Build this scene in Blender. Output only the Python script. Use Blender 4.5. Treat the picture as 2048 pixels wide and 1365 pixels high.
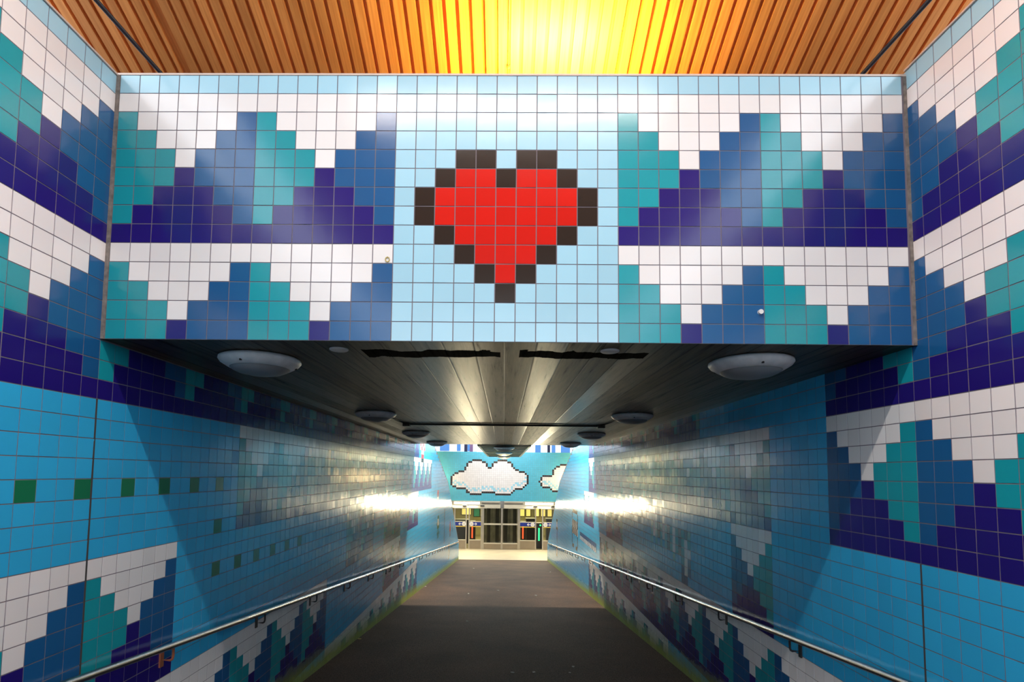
import bpy, bmesh, math, random
from mathutils import Matrix, Vector
random.seed(7)
U = 0.11                       # one wall tile, in metres
Z0 = 38.4 * U                  # eye level above the station hall floor
A = 0.9654                     # tile height / tile width
def P(x, h, z): return Vector((x*U, z*U, h*U + Z0))   # tile units (right, up from eye, ahead) -> world

for o in list(bpy.data.objects): bpy.data.objects.remove(o)
S = bpy.context.scene
COL = S.collection

# ------------------------------------------------------------------ camera
FPX, CX, CY, TILT, YAW, ROLL = 1059.96, 994.86, 875.58, 0.0674, -0.0129, 0.0114
def ray(x, y):
    u, v = x-CX, y-CY
    cr, sr = math.cos(ROLL), math.sin(ROLL)
    u, v = cr*u+sr*v, -sr*u+cr*v
    ct, st = math.cos(TILT), math.sin(TILT); cY, sY = math.cos(YAW), math.sin(YAW)
    x1, h2 = u/FPX, -v/FPX
    h = ct*h2+st; z1 = -st*h2+ct
    return Vector((cY*x1+sY*z1, -sY*x1+cY*z1, h))     # world axes
fw = ray(CX, CY).normalized()
rt = (ray(CX+FPX, CY)-ray(CX, CY)).normalized()
up = rt.cross(fw)
cam_d = bpy.data.cameras.new('camera'); cam = bpy.data.objects.new('camera', cam_d); COL.objects.link(cam)
cam.matrix_world = Matrix(((rt.x, up.x, -fw.x, 0), (rt.y, up.y, -fw.y, 0), (rt.z, up.z, -fw.z, Z0), (0, 0, 0, 1)))
cam_d.sensor_fit = 'HORIZONTAL'; cam_d.sensor_width = 36
cam_d.lens = FPX/2048*36
cam_d.shift_x = (1024-CX)/2048; cam_d.shift_y = (CY-682.5)/2048
cam_d.clip_start = 0.02; cam_d.clip_end = 500
S.camera = cam

# ------------------------------------------------------------------ colour management, sky and lamps
S.view_settings.view_transform = 'Standard'; S.view_settings.look = 'None'
S.view_settings.gamma = 1; S.view_settings.use_curve_mapping = False
S.view_settings.exposure = 0.0
W = bpy.data.worlds.new('overcast_sky'); S.world = W; W.use_nodes = True
nt = W.node_tree; nt.nodes.clear()
wo = nt.nodes.new('ShaderNodeOutputWorld'); bg = nt.nodes.new('ShaderNodeBackground')
tc = nt.nodes.new('ShaderNodeTexCoord'); sx = nt.nodes.new('ShaderNodeSeparateXYZ'); rp = nt.nodes.new('ShaderNodeValToRGB')
nt.links.new(tc.outputs['Generated'], sx.inputs[0]); nt.links.new(sx.outputs['Z'], rp.inputs[0])
rp.color_ramp.elements[0].position = 0.0; rp.color_ramp.elements[0].color = (0.12, 0.11, 0.10, 1)
rp.color_ramp.elements[1].position = 0.03; rp.color_ramp.elements[1].color = (0.88, 0.94, 1.0, 1)
e = rp.color_ramp.elements.new(1.0); e.color = (0.86, 0.93, 1.0, 1)
nt.links.new(rp.outputs[0], bg.inputs[0]); bg.inputs[1].default_value = 4.6
nt.links.new(bg.outputs[0], wo.inputs[0])

def area(name, loc, target, sx_, sy_, power, colr):
    l = bpy.data.lights.new(name, 'AREA'); l.shape = 'RECTANGLE'; l.size = sx_; l.size_y = sy_
    l.energy = power; l.color = colr
    o = bpy.data.objects.new(name, l); COL.objects.link(o); o.location = loc
    o.rotation_euler = (target-loc).to_track_quat('-Z', 'Y').to_euler()
    return o
# the tube lamp across the slatted ceiling, just above the frame
area('canopy_tube_light', P(0, 29.5, 9.4), P(0, 9.5, 1.4), 2.6, 0.12, 205, (1.0, 0.93, 0.86))
# its twin under the added, unseen roof at the far mouth of the passage
area('far_canopy_tube_light', P(0, 25.2, 125.2), P(0, -20, 127), 2.6, 0.12, 760, (1.0, 0.90, 0.70))
# the warm lamp standing on the slab behind the top of the tiled beam
area('ledge_lamp_light', P(2.6, 19.98, 26.2), P(2.6, 30, 26.9), 0.6, 0.06, 65, (1.0, 0.78, 0.10))
# fluorescent tubes over the station doors
for xx in (-19.5, 18.0):
    area('door_tube_light', P(xx, -15.6, 269.6), P(xx, -24, 250), 1.4, 0.30, 190, (1.0, 0.86, 0.55))
for zz in (153.35, 185.35):                          # the two lit dome lamps under the steel canopy
    l = bpy.data.lights.new('canopy_dome_light', 'POINT'); l.energy = 7; l.color = (1.0, 0.84, 0.48); l.shadow_soft_size = 0.08
    o = bpy.data.objects.new('canopy_dome_light', l); COL.objects.link(o); o.location = P(0, 4.2, zz)
# warm wall lamps in the corners of the sunken yard, out of sight beyond the passage walls
for xx, hh, zz, pw in ((33, -2.5, 266, 60), (-33, -2.5, 266, 38), (39, 9.5, 266, 45), (-39, 9.5, 266, 30)):
    l = bpy.data.lights.new('yard_lamp_light', 'POINT'); l.energy = pw; l.color = (1.0, 0.76, 0.36); l.shadow_soft_size = 0.16
    o = bpy.data.objects.new('yard_lamp_light', l); COL.objects.link(o); o.location = P(xx, hh, zz)
# lamps inside the ticket hall
area('ticket_hall_light', P(0, -16.4, 300), P(0, -38, 300), 6.0, 2.0, 450, (1.0, 0.88, 0.50))

# ------------------------------------------------------------------ materials
def mat(name, colr, rough=0.5, metal=0.0, spec=0.5, vary=0.06, scale=3.0, bump=0.0, bscale=40.0, emit=None, estr=0):
    m = bpy.data.materials.new(name); m.use_nodes = True
    n = m.node_tree; b = n.nodes['Principled BSDF']
    b.inputs['Roughness'].default_value = rough; b.inputs['Metallic'].default_value = metal
    b.inputs['Specular IOR Level'].default_value = spec
    t = n.nodes.new('ShaderNodeTexCoord')
    nz = n.nodes.new('ShaderNodeTexNoise'); nz.inputs['Scale'].default_value = scale; nz.inputs['Detail'].default_value = 4
    n.links.new(t.outputs['Object'], nz.inputs['Vector'])
    r = n.nodes.new('ShaderNodeValToRGB')
    r.color_ramp.elements[0].position = 0.3; r.color_ramp.elements[1].position = 0.7
    r.color_ramp.elements[0].color = (*[c*(1-vary) for c in colr], 1)
    r.color_ramp.elements[1].color = (*[min(1, c*(1+vary)) for c in colr], 1)
    n.links.new(nz.outputs['Fac'], r.inputs[0]); n.links.new(r.outputs[0], b.inputs['Base Color'])
    if bump:
        nb = n.nodes.new('ShaderNodeTexNoise'); nb.inputs['Scale'].default_value = bscale; nb.inputs['Detail'].default_value = 6
        n.links.new(t.outputs['Object'], nb.inputs['Vector'])
        bm_ = n.nodes.new('ShaderNodeBump'); bm_.inputs['Strength'].default_value = bump; bm_.inputs['Distance'].default_value = 0.01
        n.links.new(nb.outputs['Fac'], bm_.inputs['Height']); n.links.new(bm_.outputs[0], b.inputs['Normal'])
    if emit:
        b.inputs['Emission Color'].default_value = (*emit, 1); b.inputs['Emission Strength'].default_value = estr
    return m

RAMP_S = 0.0994*A                                  # ramp fall per tile
def ramp_h(z): return max(-38.4, 19.94 - A*(42.3+0.0994*(z-25.23-29)))
def math_node(n, op, a, b=None):
    k = n.nodes.new('ShaderNodeMath'); k.operation = op
    for i, v in enumerate((a, b)):
        if v is None: continue
        if isinstance(v, (int, float)): k.inputs[i].default_value = v
        else: n.links.new(v, k.inputs[i])
    return k.outputs[0]
def tile_mat(name, colr, rough=0.18, algae=True):
    m = bpy.data.materials.new(name); m.use_nodes = True
    n = m.node_tree; b = n.nodes['Principled BSDF']
    b.inputs['Roughness'].default_value = rough; b.inputs['Specular IOR Level'].default_value = 0.55
    g = n.nodes.new('ShaderNodeNewGeometry')
    mr = n.nodes.new('ShaderNodeMapRange'); mr.inputs[3].default_value = 0.95; mr.inputs[4].default_value = 1.05
    n.links.new(g.outputs['Random Per Island'], mr.inputs[0])
    hs = n.nodes.new('ShaderNodeHueSaturation'); hs.inputs['Color'].default_value = (*colr, 1)
    n.links.new(mr.outputs[0], hs.inputs['Value'])
    out = hs.outputs[0]
    nz = n.nodes.new('ShaderNodeTexNoise'); nz.inputs['Scale'].default_value = 9; nz.inputs['Detail'].default_value = 3
    n.links.new(g.outputs['Position'], nz.inputs['Vector'])
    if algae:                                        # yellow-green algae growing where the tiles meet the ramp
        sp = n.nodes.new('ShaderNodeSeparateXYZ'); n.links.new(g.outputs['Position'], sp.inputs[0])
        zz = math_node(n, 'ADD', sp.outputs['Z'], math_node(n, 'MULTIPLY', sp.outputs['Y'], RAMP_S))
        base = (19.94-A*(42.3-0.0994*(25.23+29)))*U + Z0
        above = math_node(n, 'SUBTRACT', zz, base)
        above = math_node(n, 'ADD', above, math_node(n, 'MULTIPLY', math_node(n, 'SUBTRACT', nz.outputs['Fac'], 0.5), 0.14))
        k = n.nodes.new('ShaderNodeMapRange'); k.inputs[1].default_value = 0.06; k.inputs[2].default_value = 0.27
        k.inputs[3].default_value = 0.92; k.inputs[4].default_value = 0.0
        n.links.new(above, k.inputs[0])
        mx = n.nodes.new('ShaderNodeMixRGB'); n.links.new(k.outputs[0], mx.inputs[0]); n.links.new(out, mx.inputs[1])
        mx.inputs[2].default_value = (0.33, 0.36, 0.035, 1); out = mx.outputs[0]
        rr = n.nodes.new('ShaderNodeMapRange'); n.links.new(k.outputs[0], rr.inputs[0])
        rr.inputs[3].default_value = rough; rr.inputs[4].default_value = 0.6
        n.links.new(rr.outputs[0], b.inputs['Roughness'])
    n.links.new(out, b.inputs['Base Color'])
    bp_ = n.nodes.new('ShaderNodeBump'); bp_.inputs['Strength'].default_value = 0.12; bp_.inputs['Distance'].default_value = 0.004
    n.links.new(nz.outputs['Fac'], bp_.inputs['Height']); n.links.new(bp_.outputs[0], b.inputs['Normal'])
    return m

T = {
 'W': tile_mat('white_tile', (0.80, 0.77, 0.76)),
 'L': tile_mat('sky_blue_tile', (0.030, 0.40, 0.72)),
 'A': tile_mat('warm_lit_blue_tile', (0.09, 0.47, 0.62)),  # blue tile for the cloud wall, warm lamplight mixed into its colour
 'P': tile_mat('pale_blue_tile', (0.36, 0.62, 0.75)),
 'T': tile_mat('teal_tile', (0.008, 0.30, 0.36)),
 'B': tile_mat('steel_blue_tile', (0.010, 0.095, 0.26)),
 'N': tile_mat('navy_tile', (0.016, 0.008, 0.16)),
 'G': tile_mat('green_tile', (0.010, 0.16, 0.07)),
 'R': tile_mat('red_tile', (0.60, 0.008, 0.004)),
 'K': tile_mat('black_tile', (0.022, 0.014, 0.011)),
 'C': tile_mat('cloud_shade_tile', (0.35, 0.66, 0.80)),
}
M = dict(
 grout=mat('grout', (0.19, 0.16, 0.185), 0.8),
 concrete_body=mat('concrete', (0.30, 0.29, 0.27), 0.8, vary=0.2),
 sealant=mat('joint_sealant', (0.20, 0.17, 0.15), 0.7, vary=0.4, scale=30),
 dark_joint=mat('dark_joint_filler', (0.05, 0.045, 0.045), 0.7),
 strip=mat('painted_metal_strip', (0.62, 0.50, 0.44), 0.4),
 steel=mat('brushed_steel', (0.42, 0.43, 0.46), 0.24, 1.0, vary=0.05),
 dark_steel=mat('dark_steel_bracket', (0.05, 0.05, 0.055), 0.35, 0.6),
 rust=mat('rust_brown_bracket_paint', (0.30, 0.09, 0.04), 0.6),
 rim=mat('lamp_rim_grey', (0.72, 0.69, 0.67), 0.45, vary=0.1, scale=20),
 diffuser=mat('lamp_diffuser_grey', (0.22, 0.22, 0.225), 0.45),
 lit_diffuser=mat('lit_lamp_diffuser', (0.6, 0.55, 0.4), 0.4, emit=(1.0, 0.86, 0.5), estr=0.45),
 disc=mat('cover_plate_grey', (0.60, 0.55, 0.51), 0.6),
 conduit=mat('black_conduit', (0.02, 0.018, 0.017), 0.5),
 brown_pipe=mat('brown_conduit', (0.16, 0.07, 0.03), 0.5, vary=0.4, scale=12),
 cable=mat('dark_cable', (0.012, 0.011, 0.02), 0.5),
 alu=mat('door_aluminium', (0.50, 0.46, 0.38), 0.35, 0.7),
 alu_light=mat('header_cover', (0.66, 0.62, 0.50), 0.45),
 beige=mat('kick_plate', (0.34, 0.28, 0.20), 0.4, 0.5),
 blue_band=mat('sign_blue', (0.010, 0.03, 0.28), 0.4),
 sign_white=mat('sign_white', (0.85, 0.85, 0.85), 0.5),
 yellow=mat('yellow_stripe', (0.75, 0.55, 0.08), 0.5),
 curtain=mat('grey_shutter', (0.34, 0.32, 0.25), 0.6, vary=0.3),
 curtain_dark=mat('dark_shutter', (0.06, 0.06, 0.05), 0.6),
 black=mat('black_plastic', (0.012, 0.012, 0.012), 0.4),
 yard_wall=mat('cream_plaster', (0.62, 0.50, 0.30), 0.7),
 olive=mat('olive_wall', (0.28, 0.24, 0.10), 0.7),
 hall_in=mat('ticket_hall_floor', (0.24, 0.21, 0.12), 0.4),
 teal_panel=mat('teal_panel', (0.03, 0.28, 0.20), 0.4),
 lit_yellow=mat('lit_yellow_panel', (0.8, 0.65, 0.2), 0.5, emit=(1.0, 0.80, 0.22), estr=0.75),
 red_lamp=mat('red_signal_lamp', (0.8, 0.05, 0.02), 0.4, emit=(1.0, 0.10, 0.03), estr=2.0),
 green_lamp=mat('green_signal_lamp', (0.05, 0.8, 0.3), 0.4, emit=(0.03, 1.0, 0.30), estr=1.4),
 tube=mat('lit_tube', (0.9, 0.9, 0.8), 0.4, emit=(1.0, 0.90, 0.62), estr=12.0),
 facade=mat('white_facade', (0.62, 0.68, 0.74), 0.8, vary=0.08),
 facade_win=mat('blue_window_glass', (0.012, 0.10, 0.28), 0.2),
 post_blue=mat('dark_blue_post_paint', (0.01, 0.015, 0.06), 0.5),
 post_purple=mat('purple_post_paint', (0.16, 0.09, 0.20), 0.5),
 frame_grey=mat('canopy_frame_paint', (0.60, 0.54, 0.38), 0.5),
 canopy_roof=mat('canopy_roof_sheet', (0.07, 0.06, 0.045), 0.7),
 paper=mat('pale_litter', (0.55, 0.52, 0.46), 0.8),
 leaf=mat('dry_leaf', (0.45, 0.35, 0.12), 0.8),
)
def glass_mat():
    m = bpy.data.materials.new('door_glass'); m.use_nodes = True; n = m.node_tree; n.nodes.clear()
    o = n.nodes.new('ShaderNodeOutputMaterial'); mx = n.nodes.new('ShaderNodeMixShader'); fr = n.nodes.new('ShaderNodeFresnel')
    tr = n.nodes.new('ShaderNodeBsdfTransparent'); gl = n.nodes.new('ShaderNodeBsdfGlossy')
    tr.inputs[0].default_value = (0.88, 0.90, 0.84, 1); gl.inputs['Roughness'].default_value = 0.03; fr.inputs[0].default_value = 1.45
    n.links.new(fr.outputs[0], mx.inputs[0]); n.links.new(tr.outputs[0], mx.inputs[1]); n.links.new(gl.outputs[0], mx.inputs[2])
    n.links.new(mx.outputs[0], o.inputs[0]); return m
M['glass'] = glass_mat()

def wood_mat():
    m = mat('slat_wood', (0.46, 0.165, 0.045), 0.5)
    n = m.node_tree; b = n.nodes['Principled BSDF']
    g = n.nodes.new('ShaderNodeNewGeometry'); t = n.nodes.new('ShaderNodeTexCoord')
    mp = n.nodes.new('ShaderNodeMapping'); mp.inputs['Scale'].default_value = (40, 1.5, 1.5)
    n.links.new(t.outputs['Object'], mp.inputs[0])
    nz = n.nodes.new('ShaderNodeTexNoise'); nz.inputs['Scale'].default_value = 2.2; nz.inputs['Detail'].default_value = 5
    n.links.new(mp.outputs[0], nz.inputs['Vector'])
    r = n.nodes.new('ShaderNodeValToRGB')
    r.color_ramp.elements[0].position = 0.28; r.color_ramp.elements[0].color = (0.70, 0.235, 0.055, 1)
    r.color_ramp.elements[1].position = 0.72; r.color_ramp.elements[1].color = (0.92, 0.38, 0.11, 1)
    n.links.new(nz.outputs['Fac'], r.inputs[0])
    hs = n.nodes.new('ShaderNodeHueSaturation'); n.links.new(r.outputs[0], hs.inputs['Color'])
    mr = n.nodes.new('ShaderNodeMapRange'); mr.inputs[3].default_value = 0.82; mr.inputs[4].default_value = 1.15
    n.links.new(g.outputs['Random Per Island'], mr.inputs[0]); n.links.new(mr.outputs[0], hs.inputs['Value'])
    n.links.new(hs.outputs[0], b.inputs['Base Color']); return m
M['wood'] = wood_mat()

def concrete_ceiling_mat():
    m = bpy.data.materials.new('board_marked_concrete'); m.use_nodes = True; n = m.node_tree; b = n.nodes['Principled BSDF']; b.inputs['Specular IOR Level'].default_value = 0.5
    g = n.nodes.new('ShaderNodeNewGeometry'); sp = n.nodes.new('ShaderNodeSeparateXYZ'); n.links.new(g.outputs['Position'], sp.inputs[0])
    bw = 1.55*U
    fx = math_node(n, 'DIVIDE', sp.outputs['X'], bw)
    cell = math_node(n, 'FLOOR', fx); fr = math_node(n, 'FRACT', fx)
    wn = n.nodes.new('ShaderNodeTexWhiteNoise'); wn.noise_dimensions = '1D'; n.links.new(cell, wn.inputs['W'])
    mp = n.nodes.new('ShaderNodeMapping'); mp.inputs['Scale'].default_value = (16, 0.8, 1); n.links.new(g.outputs['Position'], mp.inputs[0])
    nz = n.nodes.new('ShaderNodeTexNoise'); nz.inputs['Scale'].default_value = 2.0; nz.inputs['Detail'].default_value = 8; nz.inputs['Roughness'].default_value = 0.65
    n.links.new(mp.outputs[0], nz.inputs['Vector'])
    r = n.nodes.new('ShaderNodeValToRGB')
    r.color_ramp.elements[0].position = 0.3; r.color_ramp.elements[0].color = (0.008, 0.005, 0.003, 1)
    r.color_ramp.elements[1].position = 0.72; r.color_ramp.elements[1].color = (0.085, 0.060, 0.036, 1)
    n.links.new(nz.outputs['Fac'], r.inputs[0])
    # grooves between the shuttering boards
    ed = math_node(n, 'ABSOLUTE', math_node(n, 'SUBTRACT', fr, 0.5))
    gr = n.nodes.new('ShaderNodeMapRange'); gr.inputs[1].default_value = 0.455; gr.inputs[2].default_value = 0.5
    gr.inputs[3].default_value = 1.0; gr.inputs[4].default_value = 0.08; n.links.new(ed, gr.inputs[0])
    vb = n.nodes.new('ShaderNodeMapRange'); vb.inputs[3].default_value = 0.6; vb.inputs[4].default_value = 1.2; n.links.new(wn.outputs['Value'], vb.inputs[0])
    hs = n.nodes.new('ShaderNodeHueSaturation'); n.links.new(r.outputs[0], hs.inputs['Color'])
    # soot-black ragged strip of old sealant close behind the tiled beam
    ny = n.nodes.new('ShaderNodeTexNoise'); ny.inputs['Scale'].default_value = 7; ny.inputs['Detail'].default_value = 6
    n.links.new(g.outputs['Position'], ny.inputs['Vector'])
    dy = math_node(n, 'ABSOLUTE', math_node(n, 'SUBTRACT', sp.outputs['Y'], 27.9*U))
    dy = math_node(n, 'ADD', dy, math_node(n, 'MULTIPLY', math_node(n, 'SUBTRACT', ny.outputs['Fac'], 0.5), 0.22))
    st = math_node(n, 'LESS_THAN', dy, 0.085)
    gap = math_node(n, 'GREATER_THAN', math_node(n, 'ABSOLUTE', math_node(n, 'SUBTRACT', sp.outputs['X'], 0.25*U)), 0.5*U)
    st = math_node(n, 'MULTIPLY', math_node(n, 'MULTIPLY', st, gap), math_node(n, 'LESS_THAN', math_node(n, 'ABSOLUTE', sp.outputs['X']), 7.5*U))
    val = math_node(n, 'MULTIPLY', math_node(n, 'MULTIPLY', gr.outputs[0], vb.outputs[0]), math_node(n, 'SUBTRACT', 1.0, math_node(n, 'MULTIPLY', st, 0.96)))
    n.links.new(val, hs.inputs['Value']); n.links.new(hs.outputs[0], b.inputs['Base Color'])
    rr = n.nodes.new('ShaderNodeMapRange'); rr.inputs[3].default_value = 0.20; rr.inputs[4].default_value = 0.42
    rb = n.nodes.new('ShaderNodeMapRange'); rb.inputs[3].default_value = 0.0; rb.inputs[4].default_value = 0.20
    n.links.new(wn.outputs['Value'], rb.inputs[0])
    n.links.new(nz.outputs['Fac'], rr.inputs[0])
    n.links.new(math_node(n, 'ADD', math_node(n, 'ADD', rr.outputs[0], rb.outputs[0]), math_node(n, 'MULTIPLY', st, 0.5)), b.inputs['Roughness'])
    sn = n.nodes.new('ShaderNodeMapRange'); sn.inputs[1].default_value = 0.32; sn.inputs[2].default_value = 0.68; sn.inputs[3].default_value = 0.02; sn.inputs[4].default_value = 0.85
    n.links.new(nz.outputs['Fac'], sn.inputs[0])
    n.links.new(math_node(n, 'MULTIPLY', val, sn.outputs[0]), b.inputs['Specular IOR Level'])
    b.inputs['Specular Tint'].default_value = (1.0, 0.86, 0.64, 1)
    bp_ = n.nodes.new('ShaderNodeBump'); bp_.inputs['Strength'].default_value = 0.35; bp_.inputs['Distance'].default_value = 0.006
    hh = math_node(n, 'ADD', math_node(n, 'MULTIPLY', gr.outputs[0], 0.6), math_node(n, 'ADD', math_node(n, 'MULTIPLY', wn.outputs['Value'], 0.35), math_node(n, 'MULTIPLY', nz.outputs['Fac'], 0.6)))
    n.links.new(hh, bp_.inputs['Height']); n.links.new(bp_.outputs[0], b.inputs['Normal'])
    return m
M['ceil'] = concrete_ceiling_mat()

def asphalt_mat():
    m = bpy.data.materials.new('worn_asphalt'); m.use_nodes = True; n = m.node_tree; b = n.nodes['Principled BSDF']
    g = n.nodes.new('ShaderNodeNewGeometry')
    n1 = n.nodes.new('ShaderNodeTexNoise'); n1.inputs['Scale'].default_value = 90; n1.inputs['Detail'].default_value = 3
    n2 = n.nodes.new('ShaderNodeTexNoise'); n2.inputs['Scale'].default_value = 1.1; n2.inputs['Detail'].default_value = 5
    for k in (n1, n2): n.links.new(g.outputs['Position'], k.inputs['Vector'])
    r1 = n.nodes.new('ShaderNodeValToRGB'); r1.color_ramp.elements[0].position = 0.35; r1.color_ramp.elements[1].position = 0.72
    r1.color_ramp.elements[0].color = (0.044, 0.029, 0.022, 1); r1.color_ramp.elements[1].color = (0.22, 0.145, 0.11, 1)
    n.links.new(n1.outputs['Fac'], r1.inputs[0])
    r2 = n.nodes.new('ShaderNodeValToRGB'); r2.color_ramp.elements[0].position = 0.3; r2.color_ramp.elements[1].position = 0.75
    r2.color_ramp.elements[0].color = (0.6, 0.6, 0.62, 1); r2.color_ramp.elements[1].color = (1.1, 0.95, 0.85, 1)
    n.links.new(n2.outputs['Fac'], r2.inputs[0])
    mx = n.nodes.new('ShaderNodeMixRGB'); mx.blend_type = 'MULTIPLY'; mx.inputs[0].default_value = 1
    n.links.new(r1.outputs[0], mx.inputs[1]); n.links.new(r2.outputs[0], mx.inputs[2]); n.links.new(mx.outputs[0], b.inputs['Base Color'])
    b.inputs['Roughness'].default_value = 0.85; b.inputs['Specular IOR Level'].default_value = 0.3
    bp_ = n.nodes.new('ShaderNodeBump'); bp_.inputs['Strength'].default_value = 0.5; bp_.inputs['Distance'].default_value = 0.004
    n.links.new(n1.outputs['Fac'], bp_.inputs['Height']); n.links.new(bp_.outputs[0], b.inputs['Normal'])
    return m
M['asphalt'] = asphalt_mat()
M['hall_floor'] = mat('pale_hall_paving', (0.46, 0.40, 0.28), 0.55, vary=0.08, scale=1.5)

# ------------------------------------------------------------------ helpers
def build(name, bm, mats, parent=None, smooth=False, at=None):
    """Link a bmesh (built in world coordinates) as one mesh object; its origin goes to `at`."""
    me = bpy.data.meshes.new(name)
    org = at if at is not None else Vector((0, 0, 0))
    if parent is not None: org = parent.location.copy() if at is None else at
    bm.transform(Matrix.Translation(-org)); bm.normal_update(); bm.to_mesh(me); bm.free()
    for m in (mats if isinstance(mats, (list, tuple)) else [mats]): me.materials.append(m)
    if smooth:
        for p in me.polygons: p.use_smooth = True
    o = bpy.data.objects.new(name, me); COL.objects.link(o)
    o.location = org
    if parent is not None:
        o.parent = parent; o.location = org - parent_world(parent)
    return o
def parent_world(p):
    v = p.location.copy()
    while p.parent is not None: p = p.parent; v += p.location
    return v
def thing(name, label, cat, loc, group=None):
    o = bpy.data.objects.new(name, None); COL.objects.link(o); o.location = loc; o.empty_display_size = 0.1
    return tag(o, label, cat, group)
def tag(o, label, cat, group=None):
    o['label'] = label; o['category'] = cat
    if group: o['group'] = group
    return o
def struct(o): o['kind'] = 'structure'; return o
def part(name, bm, m, root, smooth=False): return build(name, bm, m, parent=root, smooth=smooth)
def build_child(name, bm, m, root, smooth=False):
    me = bpy.data.meshes.new(name); w = parent_world(root)
    bm.transform(Matrix.Translation(-w)); bm.normal_update(); bm.to_mesh(me); bm.free()
    for k in (m if isinstance(m, (list, tuple)) else [m]): me.materials.append(k)
    if smooth:
        for p in me.polygons: p.use_smooth = True
    o = bpy.data.objects.new(name, me); COL.objects.link(o); o.parent = root
    return o
part = build_child
def box(bm, a, b, mi=0):
    """Axis aligned box between two corners given in tile units (x, h, z)."""
    x0, x1 = sorted((a[0], b[0])); h0, h1 = sorted((a[1], b[1])); z0, z1 = sorted((a[2], b[2]))
    v = [bm.verts.new(P(x, h, z)) for z in (z0, z1) for h in (h0, h1) for x in (x0, x1)]
    for q in ((0, 1, 3, 2), (5, 4, 6, 7), (4, 0, 2, 6), (1, 5, 7, 3), (2, 3, 7, 6), (4, 5, 1, 0)):
        f = bm.faces.new([v[i] for i in q]); f.material_index = mi
    return v
def hexa(bm, pts, mi=0):
    v = [bm.verts.new(p) for p in pts]
    for q in ((0, 1, 3, 2), (5, 4, 6, 7), (4, 0, 2, 6), (1, 5, 7, 3), (2, 3, 7, 6), (4, 5, 1, 0)):
        f = bm.faces.new([v[i] for i in q]); f.material_index = mi
def tube(bm, pts, r, seg=10, mi=0, caps=True):
    rings = []
    n = len(pts)
    ref = None
    for i, p in enumerate(pts):
        d = (pts[min(i+1, n-1)]-pts[max(i-1, 0)]).normalized()
        if ref is None:
            ref = Vector((0, 0, 1)) if abs(d.z) < 0.9 else Vector((1, 0, 0))
        a = d.cross(ref).normalized(); b_ = d.cross(a).normalized(); ref = b_.cross(d) if False else ref
        rings.append([bm.verts.new(p+r*(math.cos(2*math.pi*k/seg)*a+math.sin(2*math.pi*k/seg)*b_)) for k in range(seg)])
    for i in range(n-1):
        for k in range(seg):
            f = bm.faces.new((rings[i][k], rings[i][(k+1) % seg], rings[i+1][(k+1) % seg], rings[i+1][k])); f.smooth = True; f.material_index = mi
    if caps:
        bm.faces.new(rings[0]).material_index = mi; bm.faces.new(rings[-1][::-1]).material_index = mi
def lathe(bm, c, prof, seg=40, mi=0):
    """Revolve (radius, height) pairs, in tiles, about the vertical through c = (x, h, z)."""
    rings = []
    for r, h in prof:
        if r < 1e-4: rings.append([bm.verts.new(P(c[0], c[1]+h, c[2]))])
        else: rings.append([bm.verts.new(P(c[0]+r*math.cos(2*math.pi*k/seg), c[1]+h, c[2]+r*math.sin(2*math.pi*k/seg))) for k in range(seg)])
    for a, b in zip(rings, rings[1:]):
        for k in range(seg):
            q = [a[k % len(a)], a[(k+1) % len(a)], b[(k+1) % len(b)], b[k % len(b)]]
            q = list(dict.fromkeys(q))
            if len(q) > 2: f = bm.faces.new(q); f.smooth = True; f.material_index = mi

# ---- tiled surfaces: one mesh per wall, each tile a slightly raised and slightly tilted block on the grout
KEYS = list(T)
GAP, RAISE, TILTM = 0.024, 0.018, 0.006
def tiles(bm, place, cells):
    """place(c, r, out) -> world point; cells = {(c, r): key}."""
    for (c, r), key in cells.items():
        mi = KEYS.index(key)+1
        a, b = random.gauss(0, TILTM), random.gauss(0, TILTM)
        def o(i, j): return RAISE + a*(i-0.5) + b*(j-0.5)
        g = GAP
        f4 = [(c+g, r+g, o(0, 0)), (c+1-g, r+g, o(1, 0)), (c+1-g, r+1-g, o(1, 1)), (c+g, r+1-g, o(0, 1))]
        top = [bm.verts.new(place(*q)) for q in f4]
        bot = [bm.verts.new(place(q[0], q[1], 0)) for q in f4]
        fs = [bm.faces.new(top)]
        for i in range(4):
            j = (i+1) % 4
            fs.append(bm.faces.new((top[j], top[i], bot[i], bot[j])))
        for f in fs: f.material_index = mi
WAVE = ["WWWWWWW", "TWWWWWB", "TTWWWBB", "TTTWBBB", "TTTNBBB", "TTNNNBB", "TNNNNNB", "NNNNNNN"]
def wave(c, r): return WAVE[(r-1) % 8][c % 7]
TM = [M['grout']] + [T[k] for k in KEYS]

ZP, XL, XR = 25.23, -19.75, 19.70
HL, HR, HP = 19.79, 20.09, 19.84
def end_col(r):                       # the raking end of the side walls beyond the passage
    pts = [(-5, 123), (12, 123), (14.2, 130), (23.6, 162), (28.1, 170), (40, 190.5), (53, 213), (70, 214)]
    for (r0, c0), (r1, c1) in zip(pts, pts[1:]):
        if r <= r1: return c0+(c1-c0)*(r-r0)/(r1-r0)
    return 214
def floor_row(c): return 42.3+0.0994*(c-29)
greens = {(11, 24)} | {(c, 21) for c in range(-34, 14, 3)} | {(c, 27) for c in (11, 14, 17, 20, 23, 26)}
greens = {(c, r) for c, r in greens if (c+1) % 3 == 0}
ART_L, ART_R = {}, {}
def art(dst, c0, r0, rows):
    for j, row in enumerate(rows):
        for i, ch in enumerate(row):
            if ch != '.': dst[(c0+i, r0+j)] = ch
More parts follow.
